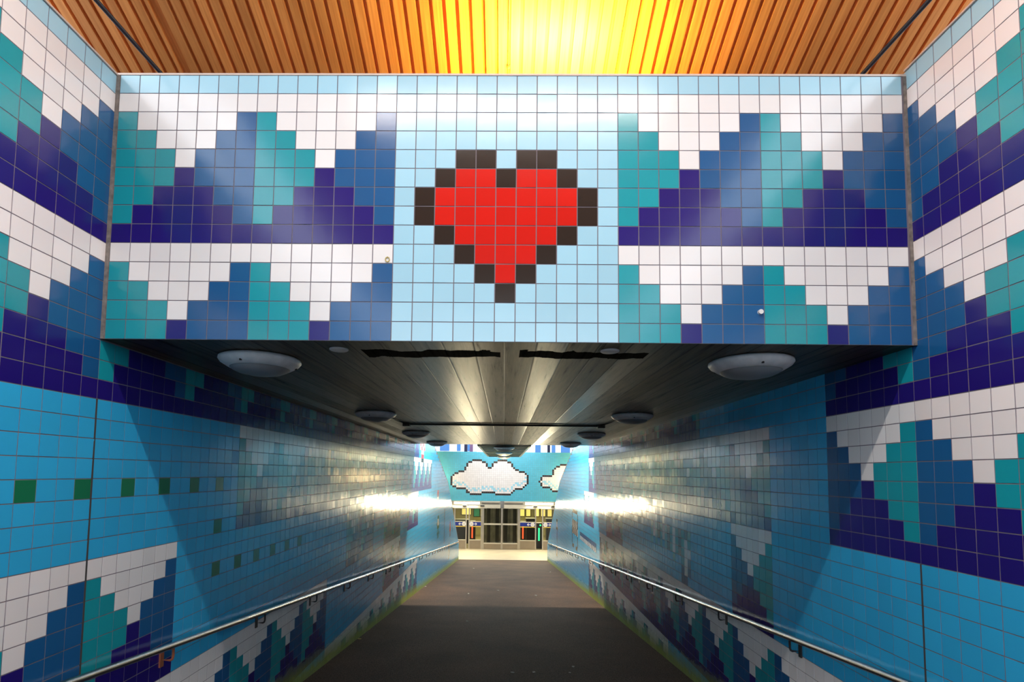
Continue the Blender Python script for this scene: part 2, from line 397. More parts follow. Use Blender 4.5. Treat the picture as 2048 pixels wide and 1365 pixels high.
# small far-off pixel motifs beyond the waves (plain shapes)
art(ART_L, 99, 12, ['..RR..RR', 'RRWWRRWW', 'WWRRWWRR', '..WWWW..', '..RRRR..', '..KKKK..'])
art(ART_L, 133, 34, ['..GGG..', '.GWWWG.', 'GGWWWGG', '.GGGGG.', '..G.G..', '.GG.GG.', '..G.G..'])
art(ART_L, 153, 33, ['K']*12); art(ART_L, 133, 26, ['RRRR', 'RRRR', 'WWWW'])
art(ART_L, 171, 39, ['.RR.', 'RRRR', 'RRRR', 'RRRR', '.RR.', '.KK.']); art(ART_L, 181, 39, ['K']*5)
art(ART_L, 168, 47, ['.GGG', 'GG..', '.GG.', '..GG', '.GG.', 'GG..'])
art(ART_R, 116, 31, ['.KKKKKKKKKK.']+['K..........K']*2+['KKWKKWKKWKKW', 'KKWKKWKKWKKW', 'WKKWKKWKKWKK', 'WKKWKKWKKWKK']+['K..........K']*3+['.KKK....KKK.'])
for k in range(24): ART_R[(88+k, 37-(k % 2))] = 'B'; ART_R[(88+k, 36+(k % 2))] = 'W' if k % 2 else 'B'
for base in (38, 48):
    art(ART_R, 169, base, ['KKKK', 'KWWK', 'KWWK', 'KKKK'])
art(ART_R, 170, 42, ['K']*5)
art(ART_R, 31, 27, ['TKTKTWTKTWTKTWT', 'TWTKTWTKTWTKTWT', 'WWTKTWTKT.T.T.T', 'BWT..T.........', 'BWB............', '.BB............'])
def key_left(c, r):
    if (c, r) in ART_L: return ART_L[(c, r)]
    if r < 1: return 'P'
    b = (r-1)//8
    if b < 2: return wave(c, r) if c < 98 else 'L'
    if b == 2:
        if c >= 14: return wave(c, r) if c < 120 else 'L'
    if b == 3:
        if c < 7 or 42 <= c < 56 or 63 <= c < 77 or 84 <= c < 98: return wave(c, r)
    if b == 4:
        if c < 35 or 63 <= c < 77: return wave(c, r)
    if b == 5 and 35 <= c < 98: return wave(c, r)
    return 'G' if (c, r) in greens else 'L'
def key_right(c, r):
    if (c, r) in ART_R: return ART_R[(c, r)]
    if r < 1: return 'P'
    b = (r-1)//8
    if b == 0: return wave(c, r)
    if b == 1: return wave(c, r) if c < 7 or 28 <= c < 98 else 'L'
    if b == 2: return wave(c, r) if c < 7 or 14 <= c < 98 else 'L'
    if b == 3: return wave(c, r) if 14 <= c < 21 or 63 <= c < 77 or 91 <= c < 105 else 'L'
    if b == 4: return wave(c, r) if c < 84 else 'L'
    if b == 5: return wave(c, r) if 39 <= c < 98 else 'L'
    return 'L'
def side_wall(name, X, H, off, key, s):
    """s = +1: the wall faces +x (left wall), -1: it faces -x (right wall)."""
    def place(c, r, out): return P(X+s*out, H-A*r, ZP+off+c)
    cells = {}
    for r in range(0, 64):
        for c in range(-34, 216):
            if c+0.5 > end_col(r): continue
            if r > floor_row(c+1)+0.4: continue
            if c >= 0 and r < 14 and c < 91: continue
            if c >= 91 and r < 11: continue
            cells[(c, r)] = key(c, r)
    bm = bmesh.new()
    tiles(bm, place, cells)
    if s < 0: bmesh.ops.reverse_faces(bm, faces=bm.faces[:])
    # masonry body behind the tiles: profile extruded away from the passage
    prof = [(-34, 0), (0, 0)]
    prof += [(0, 13.2), (91, 13.2), (91, 11)]
    prof += [(end_col(r), r) for r in (12, 14.2, 23.6, 28.1, 40, 53, 61.2)]
    prof += [(-34, floor_row(-34)+0.6)]
    fr = [bm.verts.new(place(c, r, 0)) for c, r in prof]; bk = [bm.verts.new(place(c, r, -2.4)) for c, r in prof]
    f = bm.faces.new(fr); g = bm.faces.new(bk[::-1]); nf = [f, g]
    for i in range(len(prof)):
        j = (i+1) % len(prof); nf.append(bm.faces.new((fr[j], fr[i], bk[i], bk[j])))
    for q in nf: q.material_index = 0
    bmesh.ops.triangulate(bm, faces=[f, g])
    return struct(build(name, bm, TM))
side_wall('wall_left', XL, HL, 0.0, key_left, 1)
side_wall('wall_right', XR, HR, 0.31, key_right, -1)

# ------------------------------------------------------------------ tiled beam over the passage with the heart
HEART = ['.KK.KK.', ]
heart = {}
rows = ['..KK.KK..', '.KRRKRRK.', 'KRRRRRRRK', 'KRRRRRRRK', '.KRRRRRK.', '..KRRRK..', '...KRK...', '....K....']
for j, row in enumerate(rows):
    for i, ch in enumerate(row):
        if ch != '.': heart[(15+i, 4+j)] = ch
def fplace(c, r, out): return P(-19.54+c, HP-A*r, ZP-out)
cells = {}
for r in range(14):
    for c in range(39):
        if (c, r) in heart: continue
        if r == 0 or 14 <= c < 25: cells[(c, r)] = 'P'
        else: cells[(c, r)] = wave(c if c < 14 else c-25, r)
bm = bmesh.new(); tiles(bm, fplace, cells)
box(bm, (XL, HP-A*14, ZP), (XR, HP, ZP+4.0))
struct(build('wall_front', bm, TM))
hroot = thing('heart_mosaic', 'red pixel heart of square tiles with black outline on the beam over the passage', 'mosaic heart', P(-19.54+19.5, HP-A*12, ZP))
bm = bmesh.new(); tiles(bm, fplace, {k: v for k, v in heart.items() if v == 'R'}); part('heart_filling', bm, TM, hroot)['label'] = 'red heart tiles'
bm = bmesh.new(); tiles(bm, fplace, {k: v for k, v in heart.items() if v == 'K'}); part('heart_outline', bm, TM, hroot)['label'] = 'black outline tiles'
# thin metal strips along the tile tops, sealant in the corners
bm = bmesh.new(); box(bm, (XL, HP, ZP-0.04), (XR, HP+0.10, ZP+0.4)); struct(build('trim_1', bm, M['strip']))
bm = bmesh.new(); box(bm, (XL-0.3, HL, -9), (XL+0.10, HL+0.09, ZP)); struct(build('trim_2', bm, M['strip']))
bm = bmesh.new(); box(bm, (XR-0.10, HR, -9), (XR+0.3, HR+0.09, ZP)); struct(build('trim_3', bm, M['strip']))
bm = bmesh.new(); box(bm, (XL, HP-A*14, ZP-0.05), (XL+0.20, HP-0.01, ZP)); struct(build('trim_4', bm, M['sealant']))
bm = bmesh.new(); box(bm, (XR-0.16, HP-A*14, ZP-0.05), (XR, HP-0.01, ZP)); struct(build('trim_5', bm, M['sealant']))
bm = bmesh.new(); box(bm, (XL, ramp_h(ZP)-0.3, ZP-0.05), (XL+0.03, HL-A*17, ZP+0.05)); struct(build('trim_6', bm, M['dark_joint']))
bm = bmesh.new(); box(bm, (XR-0.03, ramp_h(ZP)-0.3, ZP+0.26), (XR, HR-A*25, ZP+0.36)); struct(build('trim_7', bm, M['dark_joint']))

# ------------------------------------------------------------------ ceilings
CH = HP-A*14
bm = bmesh.new(); box(bm, (XL-2, CH, ZP+4.0), (XR+2, CH+5.5, 117.5)); box(bm, (XL, CH-0.002, ZP+0.02), (XR, CH, ZP+4.0))
struct(build('ceiling', bm, M['ceil']))
# slatted wooden roof sloping down behind the tiled beam
SL = 0.461
def roof(x, z, d): return P(x, 23.5-SL*(z-25.7)-d, z)
bm = bmesh.new()
zf, zb = 6.0, 33.3
hexa(bm, [roof(x, z, d) for z in (zf, zb) for d in (0.0, -0.4) for x in (-25, 25)])
pitch = 0.662
for k in range(-37, 37):
    x0 = 0.13+k*pitch
    w = 0.47 if k not in (-28,) else 0.18
    hexa(bm, [roof(x, z, d) for z in (zf, zb) for d in (0.24, 0.0) for x in (x0, x0+w)])
box(bm, (-25, 32.5, -60), (25, 33.0, 6.2))
for k in range(-37, 37): box(bm, (0.13+k*pitch, 32.25, -60), (0.50+k*pitch, 32.5, 6.05))
struct(build('ceiling_slats', bm, M['wood']))
bm = bmesh.new()  # unseen roof added over the yard to hold back blue sky light
def added_roof(x, z, d): return P(x, 20.2+SL*(z-113)-d, z)
hexa(bm, [added_roof(x, z, d) for z in (113, 137) for d in (0.0, -0.4) for x in (-22.3, 22.3)]); box(bm, (-22.3, 31.2, 136.8), (22.3, 31.6, 215))
for k in range(-37, 37): hexa(bm, [added_roof(x, z, d) for z in (113, 137) for d in (0.26, 0.0) for x in (0.13+k*pitch, 0.46+k*pitch)])
struct(build('ceiling_added_sky_block', bm, M['wood']))
bm = bmesh.new(); box(bm, (XL-2, CH+5.5, 113), (XR+2, 20.2, 117)); struct(build('trim_9', bm, M['concrete_body']))
# street level on both sides of the sunken ramp, and the ramp's walls going on behind the camera
for s, n_ in ((-1, 'ground_left'), (1, 'ground_right')):
    bm = bmesh.new(); box(bm, (s*22.3, 17.5, -60), (s*400, 19.3, 272)); struct(build(n_, bm, M['concrete_body']))
    bm = bmesh.new(); box(bm, (s*19.75, -25, -60), (s*22.2, 19.8, -9.1)); struct(build('wall_street_'+('left' if s < 0 else 'right'), bm, T['L']))
o = None
bm = bmesh.new(); tube(bm, [roof(0.02, 11, 0.32), roof(0.02, 28.0, 0.32), roof(0.02, 32.5, 0.32)], 0.06*U, 10)
root = thing('conduit_pipe', 'thin brown conduit running down the middle of the slatted wooden ceiling', 'pipe', roof(0.02, 28, 0.32))
part('pipe', bm, M['brown_pipe'], root)
bm = bmesh.new(); tube(bm, [roof(0.02, 27.55, 0.32), roof(0.02, 27.72, 0.32)], 0.10*U, 10); part('coupling', bm, M['brown_pipe'], root)
# level dark cables against the slatted ceiling, one over each wall
for (xa, ya), (xb, yb), lab in (((324, 149), (192, 0), 'dark cable stretched level over the left wall under the slatted ceiling'), ((1724, 149), (1859, 0), 'dark cable stretched level over the right wall under the slatted ceiling')):
    a, b = ray(xa, ya), ray(xb, yb); HB = 21.7
    a = Vector((a.x/a.z, a.y/a.z))*HB; b = Vector((b.x/b.z, b.y/b.z))*HB
    d = (b-a)*1.0
    bm = bmesh.new(); p0 = a; p1 = a+d*9
    tube(bm, [P(p0.x, HB, p0.y), P(p1.x, HB, p1.y)], 0.105*U, 8)
    tag(build('overhead_cable', bm, M['cable'], at=P(a.x, HB, a.y)), lab, 'cable', 'cables under the slatted ceiling')
# off-frame lamp bodies
bm = bmesh.new(); box(bm, (-12, 29.6, 9.0), (12, 30.2, 9.9)); tag(build('tube_lamp', bm, M['alu_light'], at=P(0, 30, 9.4)), 'long tube lamp mounted across the slatted wooden ceiling', 'lamp')
bm = bmesh.new(); box(bm, (0.0, HP, 25.9), (5.2, HP+0.10, 26.5)); tag(build('ledge_lamp', bm, M['alu_light'], at=P(2.6, HP, 26.2)), 'low lamp lying on the slab behind the tiled beam', 'lamp')

# ------------------------------------------------------------------ floors
bm = bmesh.new()
zs = [-60+i*6.25 for i in range(50)]; zs = [z for z in zs if z < 238] + [238.6]
L_, R_, L2, R2 = [], [], [], []
for z in zs:
    h = 19.94-A*(42.3+0.0994*(z-25.23-29))
    L_.append(bm.verts.new(P(XL+0.005, h, z))); R_.append(bm.verts.new(P(XR-0.005, h, z)))
    L2.append(bm.verts.new(P(XL+0.005, h-3, z))); R2.append(bm.verts.new(P(XR-0.005, h-3, z)))
for i in range(len(zs)-1):
    bm.faces.new((L_[i], R_[i], R_[i+1], L_[i+1])); bm.faces.new((L2[i+1], R2[i+1], R2[i], L2[i]))
    bm.faces.new((L_[i+1], L2[i+1], L2[i], L_[i])); bm.faces.new((R_[i], R2[i], R2[i+1], R_[i+1]))
bm.faces.new((L_[0], L2[0], R2[0], R_[0])); bm.faces.new((R_[-1], R2[-1], L2[-1], L_[-1]))
struct(build('floor', bm, M['asphalt']))
bm = bmesh.new(); box(bm, (-70, -41.5, 238.6), (70, -38.45, 272.2)); struct(build('floor_hall', bm, M['hall_floor']))
bm = bmesh.new(); box(bm, (-70, -41.5, 272.2), (70, -38.45, 335)); struct(build('floor_ticket_hall', bm, M['hall_in']))
# side walls of the sunken yard beyond the passage
for s, n_ in ((-1, 'wall_yard_left'), (1, 'wall_yard_right')):
    bm = bmesh.new(); box(bm, (s*66, -38.45, 150), (s*70, 10.9, 272)); struct(build(n_, bm, M['yard_wall']))

# ------------------------------------------------------------------ handrails
def rail_h(z): return -9.47-0.0979*(z-24.3)
def handrail(side, X, first, step, lab):
    root = thing('handrail', lab, 'handrail', P(X, rail_h(60), 60), 'handrails of the ramp')
    s = 1 if side == 'left' else -1
    xr = X+s*0.72
    bm = bmesh.new(); tube(bm, [P(xr, rail_h(z), z) for z in (12, 60, 120, 180, 229.5)]+[P(xr+s*-0.25, rail_h(231), 231), P(X+s*0.05, rail_h(231)-0.05, 231.2)], 0.19*U, 14)
    part('rail', bm, M['steel'], root)['label'] = 'round brushed steel tube'
    k = 0
    z = first
    while z < 228:
        h = rail_h(z)
        bm = bmesh.new()
        pts = [P(xr, h-0.15, z), P(xr, h-0.65, z), P(xr-s*0.05, h-0.80, z), P(xr-s*0.16, h-0.86, z), P(X+s*0.06, h-0.86, z)]
        tube(bm, pts, 0.075*U, 8)
        rusty = (side == 'left' and k == 0)
        m = M['rust'] if rusty else M['dark_steel']
        br = part('bracket', bm, m, root)
        if rusty: br['label'] = 'rust-brown bracket'
        bm = bmesh.new(); box(bm, (X, h-1.25, z-0.16), (X+s*0.09, h-0.45, z+0.16)); 
        wp = part('wall_plate', bm, m, br)
        z += step; k += 1
handrail('left', XL+0.02, 31.2, 11.9, 'brushed steel handrail on bent brackets along the left tiled wall')
handrail('right', XR-0.02, 36.0, 11.67, 'brushed steel handrail on bent brackets along the right tiled wall')

# ------------------------------------------------------------------ lamps on the passage ceiling
def dome(c, lab, group, r=2.15, lit=False):
    root = thing('dome_lamp', lab, 'lamp', P(*c), group)
    q = r/2.15
    bm = bmesh.new(); lathe(bm, c, [(0, 0), (2.0*q, 0), (2.15*q, -0.08), (2.17*q, -0.20), (2.05*q, -0.36), (1.62*q, -0.62), (1.55*q, -0.60)]); part('rim', bm, M['rim'], root)
    bm = bmesh.new(); lathe(bm, c, [(1.58*q, -0.60), (1.45*q, -0.72), (1.15*q, -0.86), (0.7*q, -0.96), (0.3*q, -1.0), (0, -1.01)]); part('diffuser', bm, M['lit_diffuser'] if lit else M['diffuser'], root)
    for a in (0.4, 2.5, 4.6):
        bm = bmesh.new(); cc = (c[0]+1.86*q*math.cos(a), c[1]-0.50, c[2]+1.86*q*math.sin(a)); lathe(bm, cc, [(0.07, 0.1), (0.07, -0.02), (0, -0.03)], 8); part('screw', bm, M['conduit'], root)
    return root
ordn = ['nearest', 'second', 'third', 'farthest']
for k, z in enumerate((29.3, 56.2, 82.2, 108.0)):
    dome((-13.75, CH, z), '%s of the row of grey dome lamps on the passage ceiling along the left wall' % ordn[k], 'dome lamps on the passage ceiling')
    dome((13.45, CH, z-0.4), '%s of the row of grey dome lamps on the passage ceiling along the right wall' % ordn[k], 'dome lamps on the passage ceiling')
for x, z, lab in ((-8.6, 26.95, 'small round grey cover plate on the dark ceiling left of the middle'), (5.35, 26.8, 'small round grey cover plate on the dark ceiling right of the middle')):
    bm = bmesh.new(); lathe(bm, (x, CH, z), [(0.48, 0.02), (0.48, -0.05), (0.42, -0.09), (0, -0.10)], 28)
    tag(build('cover_plate', bm, M['disc'], at=P(x, CH, z)), lab, 'cover plate', 'round cover plates on the passage ceiling')
root = thing('ceiling_conduit', 'black conduit crossing the passage ceiling between two junction boxes', 'pipe', P(0, CH, 68))
bm = bmesh.new(); tube(bm, [P(-12.6, CH-0.13, 68), P(12.4, CH-0.13, 68)], 0.12*U, 8); part('pipe', bm, M['conduit'], root)
for s, xj, zd in ((-1, -12.6, 56.2), (1, 12.4, 55.8)):
    bm = bmesh.new(); box(bm, (xj-0.45, CH-0.42, 67.5), (xj+0.45, CH, 68.5)); part('junction_box', bm, M['conduit'], root)
    bm = bmesh.new(); tube(bm, [P(xj, CH-0.1, 67.5), P(xj+s*1.0, CH-0.1, zd+2)], 0.07*U, 6); part('branch_pipe', bm, M['conduit'], root)

# ------------------------------------------------------------------ canopy over the yard
YH = 6.15
root = thing('walkway_canopy', 'narrow dark steel canopy with cross ribs reaching from the passage mouth towards the cloud wall', 'canopy', P(0, YH, 117.5))
bm = bmesh.new(); box(bm, (-5.6, YH+0.05, 117.5), (5.6, YH+0.25, 194)); part('roof_sheet', bm, M['canopy_roof'], root)
for s in (-1, 1):
    bm = bmesh.new(); box(bm, (s*5.5, YH-0.15, 117.5), (s*6.0, YH+0.9, 194)); part('edge_beam', bm, M['frame_grey'], root)
z = 121.0
while z < 193:
    bm = bmesh.new(); box(bm, (-5.5, YH-0.15, z), (5.5, YH+0.05, z+0.7)); part('rib', bm, M['frame_grey'], root); z += 8.0
bm = bmesh.new(); box(bm, (-6.0, YH-0.15, 193.4), (6.0, YH+0.9, 194.2)); part('end_beam', bm, M['black'], root)
bm = bmesh.new(); lathe(bm, (-0.3, YH-0.15, 193.8), [(0.0, 0.02), (0.35, 0), (0.5, -0.4), (0.42, -0.8), (0, -1.0)], 16); 
tag(build('ball_camera', bm, M['rim'], at=P(-0.3, YH-0.15, 193.8)), 'small pale ball camera hanging under the far end of the steel canopy', 'camera')
for k, z in enumerate((121.35, 153.35, 185.35)):
    dome((0, YH-0.15, z), '%s of the three dome lamps under the middle of the steel canopy' % ('nearest', 'middle', 'farthest')[k], 'dome lamps under the canopy', 2.4, k > 0)

# ------------------------------------------------------------------ cloud wall
ZC = 272.0
HC = 10.9
def cplace(c, r, out): return P(-0.3+c, HC-A*r, ZC-out)
def cloud(c0, r0, blobs):
    inside = set()
    for (bx, by, rx, ry) in blobs:
        for c in range(-60, 60):
            for r in range(0, 26):
                if ((c+0.5-c0-bx)/rx)**2+((r+0.5-r0-by)/ry)**2 <= 1: inside.add((c, r))
    out = {}
    for (c, r) in inside:
        edge = any((c+i, r+j) not in inside for i, j in ((1, 0), (-1, 0), (0, 1), (0, -1)))
        out[(c, r)] = 'K' if edge else 'W'
    for (c, r) in list(inside):
        if out[(c, r)] == 'W' and any(out.get((c+i, r+j)) == 'K' for i, j in ((0, 2), (0, 3), (1, 2))) and (c*7+r*3) % 5 < 3: out[(c, r)] = 'C'
    return out
clouds = [cloud(-7, 14, [(-6.5, -4.2, 6.5, 5.6), (6.5, -4.4, 6.2, 5.4), (-13, 1.2, 7.4, 5.2), (13, 0.8, 7.2, 5.6), (-7, 4.5, 6, 4.9), (0, 1.5, 11, 7.0), (7, 4.6, 6.5, 4.7)]),
          cloud(31, 15, [(0, -4, 6, 4.8), (-7, 0.5, 5.6, 4), (7, 0.5, 6, 4), (-1, 3, 7, 3.6)])]
taken = {}
for cl in clouds: taken.update(cl)
bm = bmesh.new()
tiles(bm, cplace, {(c, r): 'A' for c in range(-60, 61) for r in range(26) if (c, r) not in taken})
box(bm, (-61, HC-A*26, ZC), (61.7, HC, ZC+2.4))
struct(build('wall_back', bm, TM))
for cl, lab in zip(clouds, ('large white pixel cloud of tiles in the middle of the far blue wall', 'white pixel cloud of tiles half hidden behind the right wall')):
    bm = bmesh.new(); tiles(bm, cplace, cl)
    cm = sum(k[0] for k in cl)/len(cl)
    tag(build('cloud_mosaic', bm, TM, at=cplace(cm, 14, 0)), lab, 'mosaic cloud', 'pixel clouds on the far wall')

# ------------------------------------------------------------------ station doors
ZD = 271.2
def px(x): return (x-1006.7)*0.2575
def ph(y): return -14.19-(y-1003)*0.2534
def fbox(bm, xa, ya, xb, yb, z0=0.0, z1=0.5): box(bm, (px(xa), ph(ya), ZD+z0), (px(xb), max(ph(yb), -38.45), ZD+z1))
def pf(name, xa, ya, xb, yb, m, root, z0=0.0, z1=0.5):
    bm = bmesh.new(); fbox(bm, xa, ya, xb, yb, z0, z1); return part(name, bm, m, root)
DB = 1098.2
def header(xa, xb, lab):
    root = thing('door_header', lab, 'door header', P(px((xa+xb)/2), ph(1017), ZD), 'housings over the station doors')
    pf('cover', xa, 1009.5, xb, 1017, M['alu_light'], root, -1.2, 0.6)
    for xs in ((xa+xb)/2-9, (xa+xb)/2+26): pf('sensor', xs, 1011.5, xs+8, 1013.6, M['black'], root, -1.6, -1.2)
header(870, 1000.5, 'pale metal housing over the left station doors')
header(1007.7, 1140, 'pale metal housing over the right station doors')
def tube_fix(xa, xb, lit, lab):
    root = thing('fluorescent_lamp', lab, 'lamp', P(px((xa+xb)/2), ph(1008), ZD-0.5), 'tube lamps over the station doors')
    pf('housing', xa, 1003.2, xb, 1005, M['alu_light'], root, -1.3, 0.4)
    if lit: pf('tube', xa+1, 1005, xb-1, 1008.6, M['tube'], root, -1.0, -0.2)
    else: pf('tube', xa+1, 1005, xb-1, 1007.6, M['alu'], root, -0.8, -0.2)
    for xe in (xa, xb-1.5): pf('end_cap', xe, 1005, xe+1.5, 1009, M['alu'], root, -1.1, 0.0)
tube_fix(908, 961, True, 'lit tube lamp over the left station doors')
tube_fix(963, 1000, False, 'dark tube lamp left of the middle over the station window')
tube_fix(1008, 1046, False, 'dark tube lamp right of the middle over the station window')
tube_fix(1048, 1106, True, 'lit tube lamp over the right station doors')
def arrow(xc, yc, d, root):
    """White arrow and ring symbol standing just proud of the blue strip."""
    bm = bmesh.new()
    def v(x, y): return P(px(x), ph(y), ZD-0.18)
    def quad(pts): bm.faces.new([bm.verts.new(v(*p)) for p in pts])
    quad([(xc, yc-0.55), (xc+d*4.0, yc-0.55), (xc+d*4.0, yc+0.55), (xc, yc+0.55)])
    tip = xc+d*6.2
    quad([(tip, yc), (tip-d*2.6, yc-2.4), (tip-d*4.0, yc-2.4), (tip-d*1.6, yc)])
    quad([(tip, yc), (tip-d*2.6, yc+2.4), (tip-d*4.0, yc+2.4), (tip-d*1.6, yc)])
    g = bmesh.ops.extrude_face_region(bm, geom=bm.faces[:]); bmesh.ops.translate(bm, verts=[q for q in g['geom'] if isinstance(q, bmesh.types.BMVert)], vec=(0, 0.10*U, 0))
    part('arrow', bm, M['sign_white'], root)
def ring(xc, yc, root):
    bm = bmesh.new(); r = 4.1*0.256
    c = P(px(xc), ph(yc), ZD-0.18)
    def circ(rad, y): return [bm.verts.new(c+Vector((rad*U*math.cos(t*math.pi/12), y, rad*U*math.sin(t*math.pi/12)))) for t in range(24)]
    a, b = circ(r, 0), circ(r, 0.1*U)
    bm.faces.new(a); bm.faces.new(b[::-1])
    for i in range(24): bm.faces.new((a[i], b[i], b[(i+1) % 24], a[(i+1) % 24]))
    part('round_symbol', bm, M['sign_white'], root)
    bm = bmesh.new(); r2 = 2.0*0.256; c2 = c+Vector((0, -0.04*U, 0))
    vs = [bm.verts.new(c2+Vector((q*U*math.cos(t*math.pi/12), 0, q*U*math.sin(t*math.pi/12)))) for q in (r2, r2*0.72) for t in range(24)]
    for i in range(24): bm.faces.new((vs[i], vs[(i+1) % 24], vs[24+(i+1) % 24], vs[24+i]))
    part('symbol_ring', bm, M['alu'], root)
def door(xa, xb, d, lab, wide=0, xsym=None):
    root = thing('glass_door', lab, 'door', P(px((xa+xb)/2), -38.45, ZD), 'sliding station doors')
    st = 2.2
    for x0, x1 in ((xa, xa+st), (xb-st, xb)): pf('stile', x0, 1017.2, x1, DB, M['alu'], root, -0.1, 0.5)
    pf('top_rail', xa+st, 1017.2, xb-st, 1018.6, M['alu'], root, 0, 0.5)
    pf('kick_plate', xa+st, 1081.5, xb-st, DB, M['beige'], root, 0, 0.4)
    pf('bottom_rail', xa+st, 1080, xb-st, 1081.5, M['alu_light'], root, -0.1, 0.5)
    pf('glass_pane', xa+st, 1018.6, xb-st, 1080, M['glass'], root, 0.2, 0.26)
    sg = pf('direction_strip', xa+st, 1045.4, xb-st, 1052.6, M['blue_band'], root, -0.05, 0.2); sg['label'] = 'dark blue strip with a white arrow and a round symbol'
    pf('upper_line', xa+st, 1043.6, xb-st, 1045.0, M['alu_light'], root, -0.05, 0.2)
    pf('yellow_line', xa+st, 1053.0, xb-st, 1054.8, M['yellow'], root, -0.05, 0.2)
    xs = xsym
    arrow(xs-d*0+d*5, 1049, d, sg); ring(xs, 1049, sg)
door(909.5, 934.5, -1, 'left leaf of the left glass station doors, its blue strip arrow pointing left', xsym=929.2)
door(938.0, 964.5, 1, 'right leaf of the left glass station doors, its blue strip arrow pointing right', xsym=943.8)
door(1037.5, 1071.3, -1, 'left leaf of the right glass station doors, slid open beside the green gate light', xsym=1064.3)
door(1083.0, 1112, 1, 'right leaf of the right glass station doors, partly behind the right wall', xsym=1089.6)
bm = bmesh.new()
root = thing('window_frame', 'four-pane aluminium window between the two pairs of station doors', 'window', P(px(1003), -38.45, ZD))
for x0, x1 in ((964.7, 968.5), (1001.9, 1005.6), (1037.3-2.8, 1037.3)): pf('post', x0, 1017.2, x1, DB, M['alu'], root, -0.2, 0.6)
for x0, x1 in ((968.5, 1001.9), (1005.6, 1034.5)):
    for y0, y1 in ((1018, 1047.4), (1050.4, 1085.8)): pf('glass_pane', x0, y0, x1, y1, M['glass'], root, 0.2, 0.26)
    pf('transom', x0, 1047.4, x1, 1050.4, M['alu_light'], root, -0.1, 0.5)
    pf('bottom_rail', x0, 1085.8, x1, 1088, M['alu_light'], root, -0.1, 0.5)
    pf('kick_plate', x0, 1088, x1, DB, M['beige'], root, 0, 0.5)
bm = bmesh.new(); box(bm, (px(800), ph(1017), ZD+0.8), (px(1220), HC-A*26, ZC+2.4)); struct(build('trim_8', bm, M['concrete_body']))
# grey folded curtain behind the four-pane window
bm = bmesh.new(); n_ = 60
xs_ = [px(967)+(px(1036)-px(967))*i/n_ for i in range(n_+1)]
zz_ = [ZD+2.6+0.55*math.sin(i*0.62)+0.35*math.sin(i*0.23) for i in range(n_+1)]
tp = [bm.verts.new(P(x, ph(1017.5), z)) for x, z in zip(xs_, zz_)]; bt = [bm.verts.new(P(x, -38.4, z)) for x, z in zip(xs_, zz_)]
tp2 = [bm.verts.new(P(x, ph(1017.5), z+0.15)) for x, z in zip(xs_, zz_)]; bt2 = [bm.verts.new(P(x, -38.4, z+0.15)) for x, z in zip(xs_, zz_)]
for i in range(n_):
    k = 1 if math.sin(i*0.42+1) < -0.25 else 0
    for q in ((tp[i], tp[i+1], bt[i+1], bt[i]), (bt2[i], bt2[i+1], tp2[i+1], tp2[i]), (tp[i], tp2[i], tp2[i+1], tp[i+1])):
        bm.faces.new(q).material_index = k
tag(build('pleated_curtain', bm, [M['curtain'], M['curtain_dark']], at=P(px(1002), -38.4, ZD+2.6)), 'grey pleated curtain hanging behind the four-pane station window', 'curtain')

# ---- inside the ticket hall
bm = bmesh.new(); box(bm, (-70, -38.45, 334), (70, -15, 336)); struct(build('wall_ticket_hall', bm, M['olive']))
bm = bmesh.new(); box(bm, (-70, -15.4, 274.4), (70, -14.2, 336)); struct(build('ceiling_ticket_hall', bm, M['alu_light']))
def gate(x, z, lampkey, lab):
    root = thing('ticket_gate', lab, 'ticket gate', P(x, -38.45, z), 'ticket gates inside the hall')
    bm = bmesh.new(); box(bm, (x-1.4, -38.45, z), (x+1.4, -25.5, z+5)); part('cabinet', bm, M['black'], root)
    bm = bmesh.new(); box(bm, (x-0.55, -34.5, z-0.12), (x+0.2, -28.0, z)); part('signal_bar', bm, M[lampkey], root)
    bm = bmesh.new(); box(bm, (x+0.1, -27.0, z-0.12), (x+0.9, -26.2, z)); part('signal_light', bm, M[lampkey], root)
gate(-16.3, 284, 'red_lamp', 'black ticket gate with a red light behind the left glass doors')
gate(10.6, 284, 'red_lamp', 'black ticket gate with a red light behind the right glass doors')
gate(18.6, 276.5, 'green_lamp', 'black ticket gate with a green light seen through the open right door')
def counter(x0, x1, h, z, lab):
    root = thing('ticket_counter', lab, 'counter', P((x0+x1)/2, -38.45, z), 'dark counters inside the hall')
    bm = bmesh.new(); box(bm, (x0, -38.45, z), (x1, h-0.6, z+6)); part('body', bm, M['black'], root)
    bm = bmesh.new(); box(bm, (x0-0.3, h-0.6, z-0.4), (x1+0.3, h, z+6.3)); part('top', bm, M['curtain_dark'], root)
counter(-29, -19, -25.5, 292, 'dark counter inside the hall behind the left door leaf')
counter(12.5, 17.5, -24.5, 292, 'dark counter inside the hall behind the right doors')
counter(23.5, 29, -24.5, 292, 'dark counter inside the hall at its right edge')
def lit(x0, x1, h0, h1, z, m, lab):
    root = thing('lit_panel', lab, 'panel', P((x0+x1)/2, h0, z), 'panels on the wall of the hall')
    bm = bmesh.new(); box(bm, (x0, h0, z), (x1, h1, z+0.4)); part('face', bm, M[m], root)
    bm = bmesh.new()
    for a in ((x0-.3, h0-.3, x0, h1+.3), (x1, h0-.3, x1+.3, h1+.3), (x0, h0-.3, x1, h0), (x0, h1, x1, h1+.3)): box(bm, (a[0], a[1], z-0.1), (a[2], a[3], z+0.5))
    part('frame', bm, M['black'], root)
lit(-26.0, -20.4, -26, -18.6, 333.4, 'lit_yellow', 'glowing yellow panel behind the left station doors')
lit(-18.4, -15.0, -27, -18.6, 333.4, 'teal_panel', 'teal panel behind the left station doors')
lit(-14.2, -12.2, -27, -18.6, 333.4, 'lit_yellow', 'narrow glowing yellow panel right of the teal panel')
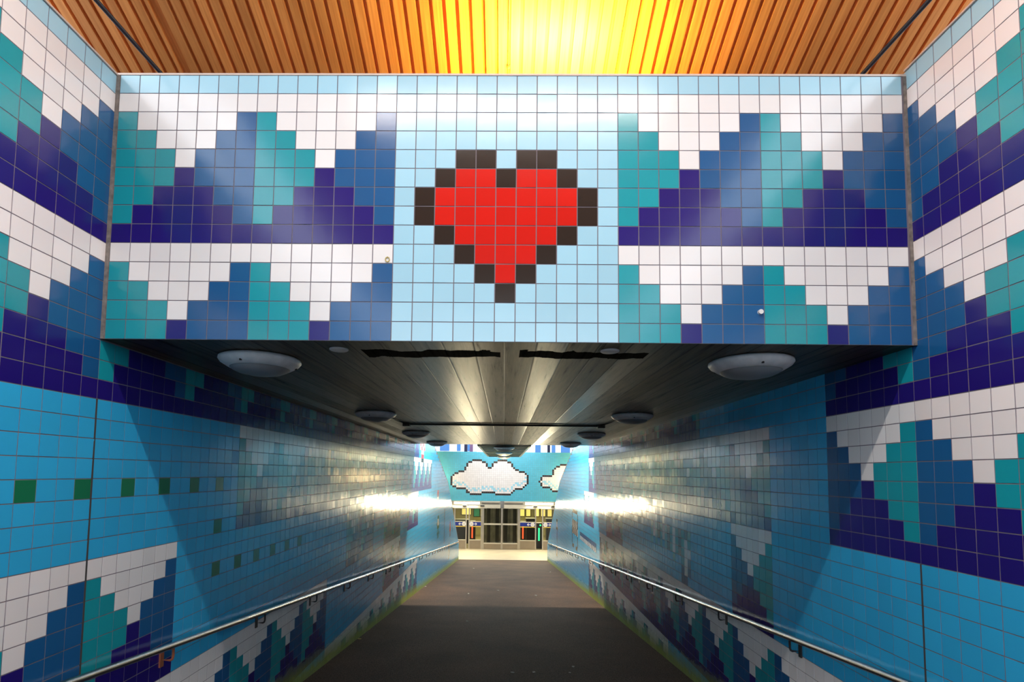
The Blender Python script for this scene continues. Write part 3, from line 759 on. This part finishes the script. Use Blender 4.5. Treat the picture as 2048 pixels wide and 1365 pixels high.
for k, x in enumerate((10.5, 14.2, 19.5, 23.5, 27.5)):
    lit(x, x+2.6, -26.5, -18.4, 333.4, 'lit_yellow', ('leftmost', 'second from left', 'middle', 'second from right', 'rightmost')[k]+' of the glowing yellow panels behind the right station doors')

# ------------------------------------------------------------------ outside, above the cloud wall
def building(x0, x1, h1, z, lab, win):
    root = thing('apartment_building', lab, 'building', P((x0+x1)/2, -30, z), 'buildings above the far wall')
    bm = bmesh.new(); box(bm, (x0, -38, z), (x1, h1, z+60)); part('facade', bm, M['facade'], root)
    for a, b in win:
        for hh in range(6, int(h1)-8, 17):
            bm = bmesh.new(); box(bm, (a, hh, z-0.6), (b, hh+13.5, z+0.3)); part('window', bm, M['facade_win'], root)
building(-92, -32, 90, 560, 'white apartment block with blue windows above the left end of the far wall', [(-80, -74), (-68, -58), (-50, -46), (-42, -36)])
building(20, 110, 90, 580, 'white apartment block with blue windows above the right end of the far wall', [(34, 40), (52, 56), (62, 72), (76, 90)])
for x, m, w, lab in ((-19.8, 'post_blue', 0.8, 'dark blue post left of the canopy above the far wall'), (-16.9, 'post_purple', 0.8, 'purple post next to the dark blue post above the far wall'), (23.0, 'post_blue', 0.7, 'dark blue post right of the canopy above the far wall')):
    bm = bmesh.new(); box(bm, (x-w, HC-0.05, 273), (x+w, HC+30, 274.2)); tag(build('post', bm, M[m], at=P(x, HC, 273.6)), lab, 'post', 'posts on the far wall')
bm = bmesh.new(); box(bm, (-400, 9.5, 274.4), (400, 10.8, 900)); struct(build('ground', bm, M['concrete_body']))

# ------------------------------------------------------------------ litter on the ramp, marks on the tiled beam
for i, (x, y) in enumerate(((947.6, 1138), (1100.8, 1144.8), (996, 1182), (937, 1188.4), (934.5, 1243.5), (851, 1173.8), (738, 1260), (719, 1279), (1025, 1346.6), (1067.7, 1346), (1139.5, 1347), (1072, 1192), (1146, 1335))):
    d = ray(x, y)
    # intersect with the ramp plane h = a - s z
    a_ = 19.94-A*(42.3-0.0994*(25.23+29)); z = a_/(d.z/d.y+RAMP_S)
    X = d.x/d.y*z; h = a_-RAMP_S*z
    bm = bmesh.new(); r = random.uniform(0.10, 0.17)*(1+z/160)
    n_ = 7
    vs = [bm.verts.new(P(X+r*math.cos(t*2*math.pi/n_)*random.uniform(.7, 1.2), h+0.03+random.uniform(0, .07), z+r*math.sin(t*2*math.pi/n_)*random.uniform(.7, 1.3))) for t in range(n_)]
    cv = bm.verts.new(P(X, h+0.10, z))
    for t in range(n_): bm.faces.new((vs[t], vs[(t+1) % n_], cv))
    lo = [bm.verts.new(v.co-Vector((0, 0, 0.004))) for v in vs]
    bm.faces.new(lo[::-1])
    for t in range(n_): bm.faces.new((vs[t], lo[t], lo[(t+1) % n_], vs[(t+1) % n_]))
    tag(build('paper_scrap', bm, M['leaf'] if i in (6, 7) else M['paper'], at=P(X, h, z)), 'small pale scrap of litter lying on the dark asphalt ramp', 'litter', 'scraps of litter on the ramp')
def on_panel(x, y): 
    d = ray(x, y); k = (ZP-0.03)/d.y; return d.x*k, d.z*k
X, h = on_panel(775, 519.5)
bm = bmesh.new(); vs = []
for r in (0.14, 0.09): vs.append([bm.verts.new(P(X+r*math.cos(t*math.pi/8)*0.85, h+r*math.sin(t*math.pi/8)+0.02*math.cos(3*t), ZP-0.06)) for t in range(16)])
for t in range(16): bm.faces.new((vs[0][t], vs[0][(t+1) % 16], vs[1][(t+1) % 16], vs[1][t]))
g = bmesh.ops.extrude_face_region(bm, geom=bm.faces[:]); bmesh.ops.translate(bm, verts=[q for q in g['geom'] if isinstance(q, bmesh.types.BMVert)], vec=(0, 0.05*U, 0))
tag(build('glue_ring', bm, M['leaf'], at=P(X, h, ZP-0.03)), 'small olive ring of glue on a white tile left of the heart', 'mark')
X, h = on_panel(1520, 625)
bm = bmesh.new(); tube(bm, [P(X, h, ZP+0.0), P(X, h, ZP-0.16)], 0.12*U, 10)
tag(build('bolt', bm, M['rim'], at=P(X, h, ZP)), 'small grey bolt stuck in a blue tile low on the right of the tiled beam', 'bolt')
